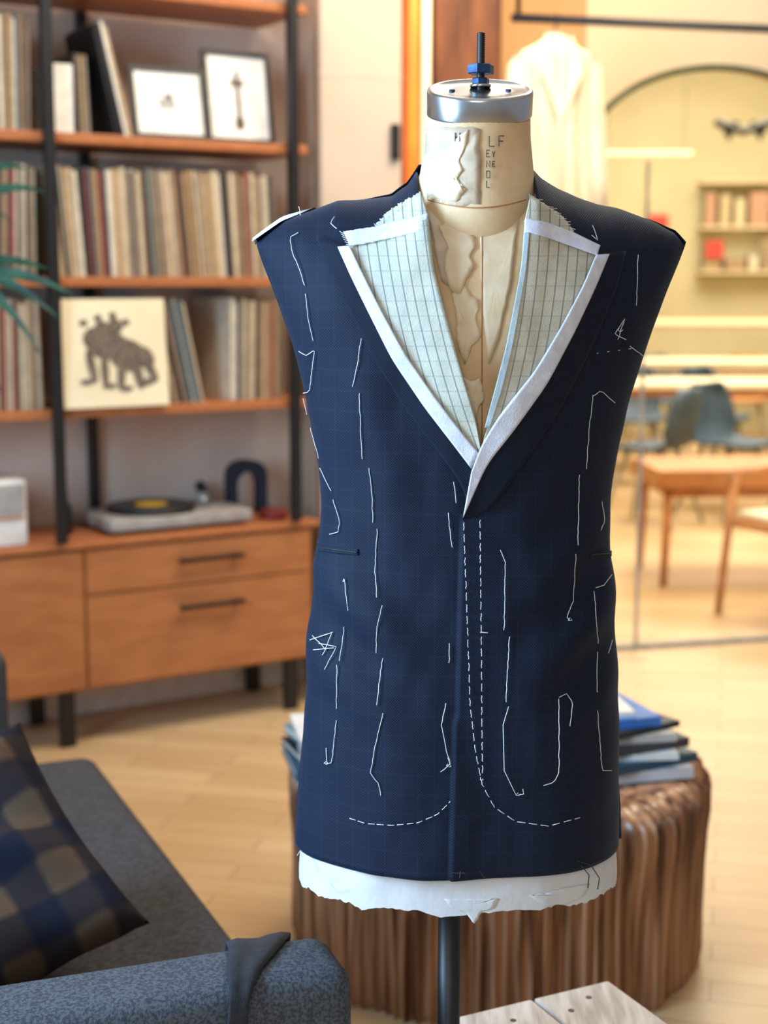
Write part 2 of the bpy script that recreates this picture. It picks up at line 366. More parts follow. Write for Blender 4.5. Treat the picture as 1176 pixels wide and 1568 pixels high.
HL=[[(0,0),(0,2)],[(1,0),(1,2)],[(0,1),(1,1)]]; LL=[[(0,0),(0,2),(1,2)]]; FL=[[(0,2),(0,0),(1,0)],[(0,1),(.8,1)]]
EL=[[(1,0),(0,0),(0,2),(1,2)],[(0,1),(.8,1)]]; YL=[[(0,0),(.5,1),(1,0)],[(.5,1),(.5,2)]]; NL=[[(0,2),(0,0),(1,2),(1,0)]]; OL=[[(0,0),(1,0),(1,2),(0,2),(0,0)]]
glyph(697,203,7,HL); glyph(749,208,8,LL); glyph(764,208,8,FL)
for v,g1 in zip((230,246,262,277),(EL,NL,OL,LL)): glyph(745,v,5,g1)
for v,g1 in zip((232,247),(YL,EL)): glyph(754,v,4,g1)
threads('size_lettering',ink,.0005,M['ink'],form)
neckseam=[trace(u,318-((u-730)/80)**2*14,.0012,neck_y) for u in range(655,808,6)]
threads('neck_seam',[neckseam],.0006,M['oak'],form)
def jfront(x,z,e): return surf_y(x,z,e)
patch('rim_scrap_a',[(680,1376),(765,1376),(756,1392),(738,1396),(726,1416),(714,1398),(692,1392)],.0006,M['muslin'],form,fy=jfront,rag=.8,wob=.0006)
patch('rim_scrap_b',[(810,1372),(905,1352),(895,1372),(870,1384),(835,1388)],.0006,M['muslin'],form,fy=jfront,rag=.8,wob=.0006)
threads('rim_threads',[[trace(455,1310,.003,jfront),trace(468,1290,.004,jfront),trace(485,1335,.004,jfront)],[trace(500,1350,.003,jfront),trace(512,1366,.004,jfront),trace(530,1362,.004,jfront)]],.0004,M['thread'],form)
# ------------------------------------------------------------------ suit jacket
jk=empty('suit_jacket',(.09,1.70,.72))
Vp=[(638,300),(655,420),(680,520),(706,600),(728,672),(737,700),(748,672),(770,590),(790,500),(806,400),(822,300)]
Vw=[trace(u,v,0) for u,v in Vp]; Vw=[(p.x,p.z) for p in Vw]; Vw=[(Vw[0][0]+.0,1.6)]+Vw+[(Vw[-1][0],1.6)]
def pip(x,y,P):
    c=False;j=len(P)-1
    for i in range(len(P)):
        if (P[i][1]>y)!=(P[j][1]>y) and x<(P[j][0]-P[i][0])*(y-P[i][1])/(P[j][1]-P[i][1])+P[i][0]: c=not c
        j=i
    return c
loft('body_panels',.719,jo,M['navy'],jk,480,230,cut=lambda c:c[1]<YC+.0 and pip(c[0],c[2],Vw),solid=.0018)
strip('lapel_edge_right',[(484,362),(500,405),(532,470),(570,545),(618,622),(668,688),(705,738),(716,770)],[(522,374),(548,425),(575,480),(612,560),(660,628),(705,685),(728,710),(730,735)],.004,M['navy_dark'],jk,eb=.007,th=.002)
strip('lapel_edge_left',[(958,384),(945,440),(905,535),(855,632),(805,705),(760,770),(735,792),(709,796)],[(925,388),(905,440),(872,510),(830,590),(780,660),(742,712),(722,750),(708,794)],.005,M['navy_dark'],jk,eb=.010,th=.002)
CL=canvas_mat('hair_canvas_stripe',lin(206,206,190),lin(190,194,180)); CR=canvas_mat('hair_canvas_stripe_b',lin(206,198,178),lin(190,184,162))  # bluish light on the right lapel put into a cooler canvas copy
gR=(655,.10,.00040); gL=(803,-.02,-.00045)
strip('lapel_canvas_right',[(533,372),(560,435),(590,500),(622,560),(665,620),(705,668),(731,695)],[(656,335),(664,410),(682,480),(700,545),(716,600),(730,650),(736,690)],.0085,CL,jk,eb=.012,k=16,grain=gR)
strip('lapel_canvas_left',[(916,388),(890,450),(855,520),(812,588),(775,638),(748,680),(738,700)],[(803,340),(799,400),(790,460),(778,525),(764,585),(750,640),(737,690)],.0095,CR,jk,eb=.013,k=16,grain=gL)
strip('canvas_scrap_right',[(575,346),(590,328),(612,312),(645,294)],[(577,350),(610,346),(640,340),(657,336)],.007,CL,jk,rag=2,smooth=False,grain=gR)
strip('canvas_scrap_left',[(812,298),(832,312),(858,328),(879,354)],[(803,340),(825,346),(850,356),(872,362)],.008,CR,jk,rag=2,smooth=False,grain=gL)
strip('stay_tape_right',[(517,378),(538,425),(565,480),(600,550),(650,624),(690,676),(722,718)],[(535,376),(556,420),(585,478),(620,542),(664,606),(705,660),(733,694)],.0105,M['tape'],jk,eb=.0125)
strip('stay_tape_left',[(933,389),(912,440),(880,508),(838,588),(785,662),(745,712),(709,793)],[(913,390),(893,438),(860,500),(818,570),(765,636),(738,680),(722,722)],.012,M['tape'],jk,eb=.0145)
strip('gorge_tape_right',[(526,355),(570,348),(615,337),(656,327)],[(536,377),(575,370),(618,361),(652,352)],.0115,M['tape'],jk,smooth=False,rag=.8)
strip('gorge_tape_left',[(804,333),(840,342),(880,357),(919,376)],[(803,354),(838,364),(878,378),(914,391)],.0135,M['tape'],jk,smooth=False,rag=.8)
strip('roll_tape_left',[(803,356),(798,410),(787,470),(774,535),(758,595),(742,655)],[(811,356),(806,410),(796,472),(784,537),(768,600),(750,655)],.0138,M['blue_tape'],jk,th=.0006)
vs=[];fs=[]
for i in range(16):
    t=i/15; xp=-1.0+t*.30; z=zsF(xp)+.0095; x=cxF(z)+(wF(z)+.007)*xp; q=math.sin(math.pi*min(1,.25+t*.75))
    vs+= [(x-.001,YC-.012*q,z-.004*q),(x-.0005,YC-.004,z+.0016*q),(x,YC+.006,z+.0008*q),(x,YC+.02,z-.006)]
for i in range(15):
    for j in range(3): a=i*4+j; fs.append((a,a+1,a+5,a+4))
mesh('shoulder_wadding',vs,fs,M['muslin'],jk)
strip('hip_pocket_right',[(486,834),(515,838),(548,841)],[(486,843),(515,847),(548,850)],.0012,M['navy'],jk,th=.0012)
threads('hip_pocket_lines',[[trace(u,838+(u-484)*.13,.003) for u in range(486,550,6)],[trace(u,849+(u-905)*-.05,.003) for u in range(905,936,6)]],.0007,M['dthread'],jk)
strip('hip_pocket_left',[(903,847),(920,845),(936,843)],[(903,856),(920,854),(936,852)],.0012,M['navy'],jk,th=.0012)
E=.0016
def dash(P,on,off):
    R=resample(P,int(sum(math.dist(a,b) for a,b in zip(P,P[1:])))//2+2); out=[];L=(on+off)/2
    i=0.0
    while i<len(R)-2:
        seg=R[int(i):int(i+on/2)+1]
        if len(seg)>1: out.append(seg)
        i+=L
    return out
lines=[[(457,356),(444,363),(448,388),(460,415),(466,437)],[(468,450),(472,490),(480,522)],[(457,538),(470,545),(482,535),(474,600),(464,602)],
[(553,518),(548,555),(540,592)],[(550,602),(552,650),(555,703)],[(565,717),(570,760),(571,800)],[(578,810),(574,870),(577,915)],
[(585,927),(577,960),(576,1000)],[(586,1008),(580,1050),(577,1080)],[(587,1092),(575,1140),(567,1185),(580,1200),(583,1218)],
[(475,655),(488,702)],[(490,717),(507,752)],[(510,765),(521,800),(517,815),(505,818)],[(527,887),(533,935)],[(527,960),(520,1012)],[(516,1018),(515,1085)],
[(515,1103),(508,1168),(500,1170),(499,1145)],[(474,980),(510,968)],[(478,973),(500,995)],[(488,985),(515,990),(497,1025)],[(508,970),(494,1003)],[(480,995),(512,992)],
[(695,738),(698,770)],[(686,785),(692,838)],[(688,985),(688,1015)],[(683,1077),(676,1110),(684,1150),(690,1170),(675,1182)],[(690,1172),(686,1160)],
[(766,842),(774,860),(772,965)],[(780,975),(775,1075)],[(779,1082),(770,1110),(772,1180),(790,1218),(802,1216),(800,1208)],
[(887,727),(885,835)],[(882,848),(878,920),(868,945),(873,950)],[(908,605),(902,660),(898,718)],[(908,607),(920,598),(942,617)],
[(977,390),(975,468)],[(946,520),(957,488),(941,512),(958,520)],[(908,345),(915,368),(906,360)],[(922,768),(926,798),(920,812)],
[(912,900),(925,896),(937,880)],[(910,905),(916,985)],[(915,998),(914,1060)],[(915,1088),(922,1180),(937,1180)],[(856,1070),(856,1185),(848,1198),(832,1203)],
[(873,1112),(877,1075),(868,1062),(856,1068)],[(938,980),(932,1000)],[(512,332),(506,342),(515,350)],[(458,316),(460,330)],[(965,530),(985,545)],[(735,968),(747,969)],[(464,610),(470,635)],[(920,392),(925,400)]]
lines+=dash([(535,1253),(560,1261),(600,1264),(640,1260),(670,1247),(690,1227)],10,5)
lines+=dash([(710,800),(716,960),(720,1080),(728,1150),(738,1200),(757,1236),(790,1258),(840,1265),(888,1252)],12,6)
lines+=dash([(735,796),(737,960),(738,1100),(739,1190)],12,6)
lines+=dash([(914,541),(980,532)],3,14)
P3=[]
for l in lines:
    l=resample(l,max(2,int(sum(math.dist(a,b) for a,b in zip(l,l[1:])))//7+2)) if len(l)<6 else l
    n=len(l); P3.append([trace(a+random.uniform(-.6,.6),b,E+.0008*math.sin(math.pi*i/max(1,n-1))) for i,(a,b) in enumerate(l)])
for (a,b) in [(527,888),(873,948),(688,1172),(500,1168),(795,1216),(950,505),(738,1192)]:
    P3.append([trace(a+2.5*math.cos(t)+random.uniform(-2,2),b+2.5*math.sin(t),E) for t in (0,1,2,3,4)])
threads('basting_stitches',P3,.00043,M['thread'],jk)
fr_=[]
for i in range(11):
    u=577+i*6; v=346-i*4.5; fr_.append([trace(u,v,.009),trace(u-random.uniform(2,8),v-random.uniform(1,5),.010)])
for i in range(10):
    u=822+i*5.5; v=305+i*4.8; fr_.append([trace(u,v,.010),trace(u+random.uniform(5,16),v+random.uniform(0,6),.011)])
for i in range(6): fr_.append([trace(530+i,360+i*3,.012),trace(520+i*2,354+i*4,.012)])
threads('frayed_threads',fr_,.0003,M['thread'],jk)
threads('dark_loose_threads',[[trace(883,1318,.004),trace(905,1325,.006),trace(918,1345,.006),trace(915,1362,.008)],[trace(890,1325,.004),trace(902,1340,.006),trace(900,1360,.007)],
 [trace(690,1337,.004),trace(712,1337,.006)],[trace(705,1334,.004),trace(704,1344,.006)],[trace(735,1334,.004),trace(742,1344,.006)]],.0006,M['dthread'],jk)
# ------------------------------------------------------------------ shelving wall
A=math.radians(32.1); F=Fr(-.938,4.29,A)
sh=empty('wall_shelving_unit',F.P(.3,.15,0))
ZS=(1.01,1.385,1.785,2.20)
for i,z in enumerate(ZS):
    fbox('shelf_%d'%(i+1),F,-1.3,.83,0,.32,z-.028,z,M['teak'],sh,.003)
for i,(s,n) in enumerate(((0,-.03),(.77,-.03),(.235,.315),(-.9,-.03))):
    fbox('upright_%d'%(i+1),F,s-.015,s+.015,n,n+.028,.625,2.6,M['black'],sh,.002)
sb=empty('sideboard',F.P(.0,.15,0))
fbox('carcass',F,-1.3,.84,.012,.33,.17,.60,M['teak2'],sb,.003)
fbox('top_panel',F,-1.32,.86,-.012,.335,.60,.62,M['teak'],sb,.004)
fbox('door_front',F,-1.28,.066,-.004,.012,.18,.592,M['teak2'],sb,.002)
fbox('drawer_front_top',F,.074,.83,-.004,.012,.46,.592,M['teak2'],sb,.002)
fbox('drawer_front_bottom',F,.074,.83,-.004,.012,.18,.454,M['teak2'],sb,.002)
for i,z in enumerate((.53,.385)):
    fbox('handle_%d'%i,F,.36,.58,-.035,-.022,z,z+.014,M['black'],sb,.003)
    for s in (.38,.56): fbox('handle_post_%d_%d'%(i,int(s*100)),F,s-.006,s+.006,-.024,-.002,z+.003,z+.011,M['black'],sb,0)
for i,(s,n) in enumerate(((.015,.03),(.77,.03),(.015,.30),(.77,.30),(-1.2,.03),(-1.2,.3))):
    fbox('leg_%d'%i,F,s-.022,s+.022,n-.012,n+.016,0,.17,M['black'],sb,.002)
cols=[(204,186,156),(186,162,128),(216,204,180),(166,136,104),(138,112,90),(194,172,142),(110,98,88),(222,214,198),(76,68,64),(144,60,52),(60,84,96),(174,142,100),(48,44,44),(108,120,114)]
wts=[9,8,6,8,8,8,6,4,5,3.4,3.6,5,4.5,4]
RM=[mat('record_sleeve_%d'%i,lin(*c),None,30,.7) for i,c in enumerate(cols)]
rv=[];rf=[];ri=[]
def rbox(s0,s1,n0,n1,z0,z1,lean,mi):
    b=len(rv)
    rv.extend([F.P(s0,n0,z0),F.P(s1,n0,z0),F.P(s1,n1,z0),F.P(s0,n1,z0),F.P(s0+lean,n0,z1),F.P(s1+lean,n0,z1),F.P(s1+lean,n1,z1),F.P(s0+lean,n1,z1)])
    for f in BF: rf.append(tuple(b+k for k in f)); ri.append(mi)
def row(s0,s1,z,lean=0,h=.31):
    s=s0; ph=random.random()*6
    while s<s1:
        t=random.choice((.004,.005,.006,.008,.010,.013)); 
        if s+t>s1: break
        hh=h+random.uniform(-.012,.004); ln=lean+.008*math.sin(s*14+ph)
        rbox(s,s+t*.94,.02+random.uniform(0,.012),.31,z+.001,z+hh,ln,random.choices(range(14),wts)[0]); s+=t
row(-1.0,-.03,1.785,.0); row(.10,.145,1.785,0,.22)
row(-1.0,-.03,1.385,.01); row(.025,.745,1.385,-.02)
row(-1.0,-.025,1.01,.0); row(.37,.48,1.01,-.06); row(.57,.745,1.01,.0)
mesh('vinyl_records',rv,rf,None,None,False,RM,ri)
bk=empty('leaning_books',F.P(.2,.1,1.785))
for i,(s,l,h,m) in enumerate(((.215,-.06,.30,M['black']),(.23,-.065,.31,M['black']),(.245,-.07,.315,RM[7]),(.257,-.07,.30,RM[1]))):
    fbox('book_%d'%i,F,s,s+.010,.03,.26,1.786,1.786+h,m,bk,.001,lean=l)
fbox('white_storage_box',F,.025,.092,.03,.25,1.786,1.975,M['white'],None,.003)
def frame(s0,s1,z0,z1,n,art):
    e=empty('framed_picture',F.P((s0+s1)/2,n,z0)); nl=.04; w=.014
    def bar(nm,a,b,c,d,m,off=0,t=.014):
        k0=(c-z0)/(z1-z0)*nl; k1=(d-z0)/(z1-z0)*nl
        vs=[F.P(a,n+k0+off,c),F.P(b,n+k0+off,c),F.P(b,n+k0+off+t,c),F.P(a,n+k0+off+t,c),F.P(a,n+k1+off,d),F.P(b,n+k1+off,d),F.P(b,n+k1+off+t,d),F.P(a,n+k1+off+t,d)]
        mesh(nm,vs,BF,m,e,False)
    bar('rail_bottom',s0,s1,z0,z0+w,M['black']); bar('rail_top',s0,s1,z1-w,z1,M['black'])
    bar('stile_left',s0,s0+w,z0+w,z1-w,M['black']); bar('stile_right',s1-w,s1,z0+w,z1-w,M['black'])
    bar('mat_board',s0+w,s1-w,z0+w,z1-w,M['white'],.006,.006)
    cs=(s0+s1)/2
    if art==0:
        bar('drawing_a',cs-.03,cs+.02,z0+.09,z0+.115,M['grey'],.004,.003); bar('drawing_b',cs-.01,cs+.012,z0+.11,z0+.13,RM[6],.004,.003)
    else:
        bar('drawing_a',cs-.006,cs+.006,z0+.04,z1-.06,RM[8],.004,.003); bar('drawing_b',cs-.022,cs+.02,z0+.17,z0+.19,RM[6],.004,.003); bar('drawing_c',cs-.014,cs+.014,z0+.045,z0+.075,RM[6],.004,.003)
frame(.275,.515,1.786,1.995,.03,0); frame(.52,.745,1.786,2.06,.05,1)
lp=empty('record_cover_display',F.P(.18,-.03,1.01))
def tilt(n0,z): return n0+(z-1.01)*.1
def cov(nm,P,m,off):
    vs=[F.P(s,tilt(-.018,z)-off,z) for s,z in P]; mesh(nm,vs,[tuple(range(len(P)))],m,lp,False)
vs=[F.P(s,tilt(-.018,z)+t,z) for t in (0,.005) for s,z in ((.02,1.011),(.345,1.011),(.345,1.322),(.02,1.322))]
mesh('sleeve',vs,[(0,1,2,3),(7,6,5,4),(0,4,5,1),(1,5,6,2),(2,6,7,3),(3,7,4,0)],M['cream'],lp,False)
def ell(cx,cz,a,b,rot=0,n=20): return [(cx+a*math.cos(t)*math.cos(rot)-b*math.sin(t)*math.sin(rot),cz+a*math.cos(t)*math.sin(rot)+b*math.sin(t)*math.cos(rot)) for t in [2*math.pi*i/n for i in range(n)]]
DK=mat('engraving_ink',lin(70,60,54),lin(128,114,98),110,.8,contrast=(.40,.66))
for i,(cx,cz,a,b,r) in enumerate([(.17,1.19,.055,.035,.1),(.22,1.165,.055,.042,-.3),(.13,1.21,.03,.028,.6),(.155,1.235,.022,.02,0),(.19,1.24,.022,.02,0),(.105,1.25,.012,.009,0),(.145,1.262,.011,.009,0),(.185,1.268,.011,.009,0),(.22,1.25,.011,.009,0),
    (.12,1.14,.012,.045,.2),(.155,1.13,.011,.045,0),(.20,1.12,.012,.045,-.1),(.245,1.12,.013,.045,.2),(.28,1.13,.012,.04,.5),(.105,1.10,.02,.007,0),(.165,1.088,.02,.007,0),(.21,1.08,.02,.007,0),(.27,1.095,.025,.009,.2),(.27,1.16,.02,.03,.6)]):
    k=1.12; cov('engraving_%d'%i,ell(.185+(cx-.188)*k,1.165+(cz-1.17)*k,a*k,b*k,r),DK,.001+.0002*i)
tt=empty('turntable',F.P(.42,.17,.62))
fbox('plinth',F,.17,.64,.03,.32,.632,.668,M['grey'],tt,.006,3)
fbox('plinth_foot_strip',F,.19,.62,.05,.30,.62,.634,M['black'],tt,.002)
c=F.P(.36,.175,0)
tube('platter',[(c.x,c.y,.668),(c.x,c.y,.684)],.138,M['black'],tt,48)
tube('record',[(c.x,c.y,.684),(c.x,c.y,.687)],.132,M['black'],tt,48)
tube('record_label',[(c.x,c.y,.687),(c.x,c.y,.6885)],.05,M['yellow'],tt,32)
p=F.P(.575,.25,0); tube('tonearm_base',[(p.x,p.y,.668),(p.x,p.y,.70)],.026,M['grey'],tt,24)
q=F.P(.50,.10,.695); tube('tonearm',[(p.x,p.y,.71),F.P(.56,.16,.705),q],.005,M['steel'],tt,10)
tube('tonearm_weight',[F.P(.574,.262,.712),F.P(.585,.295,.714)],.018,M['black'],tt,16)
ar=empty('arch_ornament',F.P(.715,.24,.62))
vs=[];fs=[];pts=[(.068,0)]+[(.068*math.cos(t),.11+.068*abs(math.sin(t))**.6) for t in np.linspace(0,math.pi,17)]+[(-.068,0)]
pin=[(.040,0)]+[(.040*math.cos(t),.10+.040*math.sin(t)) for t in np.linspace(0,math.pi,17)]+[(-.040,0)]
n=len(pts)
for (nn) in (.20,.245):
    for a,b in pts: vs.append(F.P(.715+a,nn,.621+b))
    for a,b in pin: vs.append(F.P(.715+a,nn,.621+b))
for i in range(n-1):
    fs+=[(i,i+1,n+i+1,n+i),(2*n+i,3*n+i,3*n+i+1,2*n+i+1),(i,2*n+i,2*n+i+1,i+1),(n+i,n+i+1,3*n+i+1,3*n+i)]
fs+=[(0,n,3*n,2*n),(n-1,3*n-1,4*n-1,2*n-1)]
mesh('arch_body',vs,fs,M['dblue'],ar,False)
p=F.P(.75,.10,0); rt=empty('red_tin',(p.x,p.y,.62)); tube('tin_body',[(p.x,p.y,.621),(p.x,p.y,.645),(p.x,p.y,.65)],[.045,.045,.03],M['darkred'],rt,24)
sp=empty('bookshelf_speaker',F.P(-.16,.15,.62))
fbox('cabinet',F,-.26,-.085,.03,.20,.621,.81,M['white'],sp,.006,3); fbox('grille',F,-.25,-.095,.024,.03,.715,.80,M['grey'],sp,.002); fbox('trim_band',F,-.25,-.095,.024,.031,.70,.708,M['oak'],sp,0)
p=F.P(.075,.16,0); bo=empty('small_bottle',(p.x,p.y,.62)); tube('bottle_body',[(p.x,p.y,.621),(p.x,p.y,.70),(p.x,p.y,.72),(p.x,p.y,.75)],[.022,.022,.010,.010],M['black'],bo,20)
# ------------------------------------------------------------------ room shell
fbox('floor',W0,-4,6,-2.5,16,-.05,0,M['floor'],None,0)
fbox('ceiling',W0,-4,6,-2.5,5.6,3.4,3.45,M['ceil'],None,0)
fbox('wall_left',F,-3.2,1.22,.35,.45,0,3.4,M['wallp'],None,0)
fbox('baseboard_left',F,-3.2,1.1,.336,.35,0,.09,M['white'],None,.002)
G=Fr(.873,5.48,math.radians(14))
fbox('wall_pillar',G,-1.21,-.945,-.42,.0,0,3.4,M['wallw'],None,.01)
for i,z in enumerate((.4,.8,1.2,1.6,2.0,2.4)):
    fbox('trim_%d'%(i+1),G,-1.211,-.944,-.4215,-.415,z,z+.004,M['wallp'],None,0)
g0,g1=-.17,.87; gc=(g0+g1)/2; ga=(g1-g0)/2; zs_,zt_=1.80,2.13
arc=[(gc-ga*math.cos(t),zs_+(zt_-zs_)*math.sin(t)) for t in np.linspace(0,math.pi,33)]
vs=[];fs=[]
for nn in (0,.08):
    for a,b in arc: vs.append(G.P(a,nn,b))
    for a,b in arc: vs.append(G.P(a,nn,3.4))
n=33
for i in range(32): fs+=[(i,i+1,n+i+1,n+i),(2*n+i,3*n+i,3*n+i+1,2*n+i+1),(i,2*n+i,2*n+i+1,i+1)]
mesh('wall_back',vs,fs,M['wally'],None,False)
fbox('wall_back_left',G,-1.0,g0,0,.08,0,3.4,M['wallc'],None,0)
fbox('wall_back_right',G,g1,4.2,0,.08,0,3.4,M['wally'],None,0)
wn=empty('window_1',G.P(gc,0,0))
tube('arch_frame',[G.P(g0,-.005,0)]+[G.P(a,-.005,b) for a,b in arc]+[G.P(g1,-.005,0)],.012,M['frame_green'],wn,8)
fbox('sill_track',G,g0,g1,.02,.05,0,.02,M['grey'],wn,0)
fbox('glazing_bar',G,-.005+.09,.005+.09,.03,.045,.02,1.80,M['grey'],wn,0)
fbox('timber_post',G,-.825,-.60,-.36,-.14,0,3.4,M['post'],None,.008)
lt=empty('amber_tube_light',G.P(-.885,-.40,0))  # added glowing tubes stand in for an orange-lit edge; no lamp here
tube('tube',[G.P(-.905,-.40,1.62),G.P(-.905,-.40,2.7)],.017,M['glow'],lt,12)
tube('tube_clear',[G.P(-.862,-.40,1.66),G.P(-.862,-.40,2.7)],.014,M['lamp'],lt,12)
fbox('tube_housing',G,-.93,-.84,-.375,-.362,0,2.75,M['oak'],lt,.002)  # added backing strip behind the made-up glow
fbox('light_switch',G,-.985,-.955,-.434,-.4215,1.75,1.86,M['black'],None,.003)
rl=empty('garment_rail',G.P(.2,-.45,2.2))
tube('pipe',[G.P(-.60,-.46,2.19),G.P(2.6,-.46,2.19)],.014,M['black'],rl,12)
for g in (-.58,1.6,): tube('drop_rod_%d'%int(g*10),[G.P(g,-.46,2.19),G.P(g,-.46,3.4)],.008,M['black'],rl,8)
ctn=empty('hanging_coat',G.P(-.45,-.46,1.4))
gcx=-.455
def garment(prof,name,cx0,amp,depth,ph=0,m=M['coat']):
    vs=[];fs=[];K=72
    for z,w,c0 in prof:
        for k in range(K):
            t=2*math.pi*k/K; fold=1+amp*math.sin(t*7+ph+z*2)*min(1,max(.15,(2.12-z)*4))
            vs.append(G.P(cx0+c0+w*math.cos(t)*fold,-.46+depth*math.sin(t)*fold*(min(1,w/.08)),z))
    for i in range(len(prof)-1):
        for k in range(K): fs.append((i*K+k,i*K+(k+1)%K,(i+1)*K+(k+1)%K,(i+1)*K+k))
    fs.append(tuple(range(K))); fs.append(tuple(range((len(prof)-1)*K,len(prof)*K)))
    mesh(name,vs,fs,m,ctn)
garment([(2.15,.035,0),(2.13,.04,0),(2.115,.06,0),(2.09,.11,0),(2.07,.125,0),(2.04,.118,0),(1.95,.105,0),(1.8,.10,.0),(1.6,.115,0),(1.4,.13,0),(1.2,.14,0)],'coat_body',gcx,.16,.05)
garment([(2.085,.02,.105),(2.05,.036,.118),(1.9,.036,.135),(1.7,.034,.15),(1.5,.030,.155)],'coat_sleeve_a',gcx,.10,.045,1)
garment([(2.085,.02,-.105),(2.05,.036,-.118),(1.9,.036,-.13),(1.7,.034,-.14),(1.5,.030,-.145)],'coat_sleeve_b',gcx,.10,.045,2)
tube('coat_placket',[G.P(gcx,-.52,2.10),G.P(gcx-.004,-.525,1.8),G.P(gcx,-.53,1.3)],.006,M['cream'],ctn,8)
for a in (-1,1): mesh('coat_lapel_%d'%a,[G.P(gcx,-.522,1.86),G.P(gcx+a*.05,-.524,1.98),G.P(gcx+a*.075,-.522,2.03),G.P(gcx+a*.04,-.52,2.12),G.P(gcx+a*.03,-.518,2.14)],[(0,1,2,3,4)],M['cream'],ctn,False)
tube('hanger_hook',[G.P(gcx,-.46,2.14),G.P(gcx,-.46,2.175),G.P(gcx+.012,-.46,2.195),G.P(gcx,-.46,2.208)],.003,M['black'],ctn,8)
tube('hanger_bar',[G.P(gcx-.11,-.46,2.06),G.P(gcx,-.46,2.12),G.P(gcx+.11,-.46,2.06)],.008,M['oak'],ctn,8)
# ------------------------------------------------------------------ far room
fbox('wall_far_back',W0,-.6,6,14,14.1,0,3.8,M['wallo'],None,0)
fbox('wall_far_left',W0,-.7,-.6,5.3,14,0,3.8,M['wallo'],None,0)
fbox('wall_far_right',W0,5.6,5.7,6.8,14,0,3.8,M['wallo'],None,0)
fbox('ceiling_far',W0,-.7,5.7,5.7,14.1,3.8,3.85,M['ceil'],None,0)
def table(name,x,y,rot,L,D,h,top,leg,th=.035):
    fr=Fr(x,y,rot); e=empty(name,(x,y,0))
    fbox('top',fr,-L/2,L/2,-D/2,D/2,h-th,h,top,e,.004)
    fbox('apron',fr,-L/2+.06,L/2-.06,-D/2+.05,D/2-.05,h-th-.05,h-th,leg,e,0)
    for i,(a,b) in enumerate(((-1,-1),(1,-1),(1,1),(-1,1))):
        s=a*(L/2-.06); n=b*(D/2-.06); tube('leg_%d'%i,[fr.P(s,n,h-th),fr.P(s*1.02,n*1.03,0)],[.024,.016],leg,e,12)
    return e
table('cafe_table',2.1,9.6,0,1.9,.6,.75,M['cream'],M['oak'])
table('cafe_table',2.6,11.2,0,3.0,.6,.80,M['cream'],M['white'])
table('cafe_table',3.0,12.9,0,3.4,.6,1.05,M['cream'],M['white'])
table('wooden_table',1.92,7.0,math.radians(4),1.42,.56,.535,M['oak'],M['oak'],.08)
def shell_chair(x,y,rot,m,h=0):
    fr=Fr(x,y,rot); e=empty('dining_chair',(x,y,0))
    vs=[];fs=[];prof=[(-.20,.435),(-.17,.452),(-.05,.445),(.08,.445),(.16,.47),(.20,.54),(.22,.62),(.235,.70),(.245,.76),(.245,.775)]
    wd=[.15,.18,.195,.195,.19,.185,.18,.165,.13,.09]
    for (n,z),w in zip(prof,wd):
        for k in range(9):
            t=-1+k/4; vs.append(fr.P(t*w,n-(.06 if z>.5 else 0)*t*t,z+h+(.015 if z<.5 else 0)*t*t))
    for i in range(len(prof)-1):
        for k in range(8): a=i*9+k; fs.append((a,a+1,a+10,a+9))
    o=mesh('shell',vs,fs,m,e); md=o.modifiers.new('t','SOLIDIFY'); md.thickness=.02
    for i,(a,b) in enumerate(((-1,-1),(1,-1),(1,1),(-1,1))):
        tube('leg_%d'%i,[fr.P(a*.10,b*.10,.44+h),fr.P(a*.22,b*.22,0)],[.016,.012],M['grey'],e,10)
shell_chair(1.53,8.5,math.radians(235),M['chairblue']); shell_chair(2.02,8.75,math.radians(30),M['chairblue'])
shell_chair(2.42,8.4,math.radians(150),M['chairblue'])
shell_chair(1.75,10.4,0,M['chairblue']); shell_chair(2.3,10.45,.5,M['chairblue']); shell_chair(3.0,10.35,0,M['chairblue'])
shell_chair(2.2,12.1,.1,M['chairblue']); shell_chair(2.9,12.1,-.2,M['oak']); 
ac=empty('wooden_armchair',(1.76,6.05,0)); fa=Fr(1.76,6.03,math.radians(-62))
for i,(a,b) in enumerate(((-1,-1),(1,-1),(1,1),(-1,1))):
    tube('leg_%d'%i,[fa.P(a*.25,b*.22,.58 if b<0 else .68),fa.P(a*.27,b*.27,0)],[.02,.015],M['oak'],ac,12)
fbox('seat',fa,-.25,.25,-.24,.22,.37,.41,M['oak'],ac,.012,3)
fbox('seat_cushion',fa,-.23,.23,-.22,.20,.41,.44,M['cream'],ac,.014,3)
for a in (-1,1): tube('arm_%d'%a,[fa.P(a*.26,-.26,.58),fa.P(a*.27,0,.595),fa.P(a*.25,.24,.58)],[.024,.022,.018],M['oak'],ac,12)
tube('back_rail',[fa.P(-.26,.24,.68),fa.P(0,.29,.70),fa.P(.26,.24,.68)],.026,M['oak'],ac,12)
for k in range(5): tube('spindle_%d'%k,[fa.P(-.16+k*.08,.2,.42),fa.P(-.16+k*.08,.27,.69)],.008,M['oak'],ac,8)
fs_=empty('storage_shelves',(3.4,13.8,0))
for i,z in enumerate((1.45,1.85,2.25)): fbox('board_%d'%i,W0,2.86,4.6,13.76,13.98,z,z+.02,M['wally'],fs_,0)
cv=[];cf=[];ci=[];CM=[mat('clutter_%d'%i,lin(*c)) for i,c in enumerate([(190,170,130),(168,146,112),(206,190,154),(186,140,114),(146,146,130),(216,206,180),(156,130,102),(182,160,118)])]
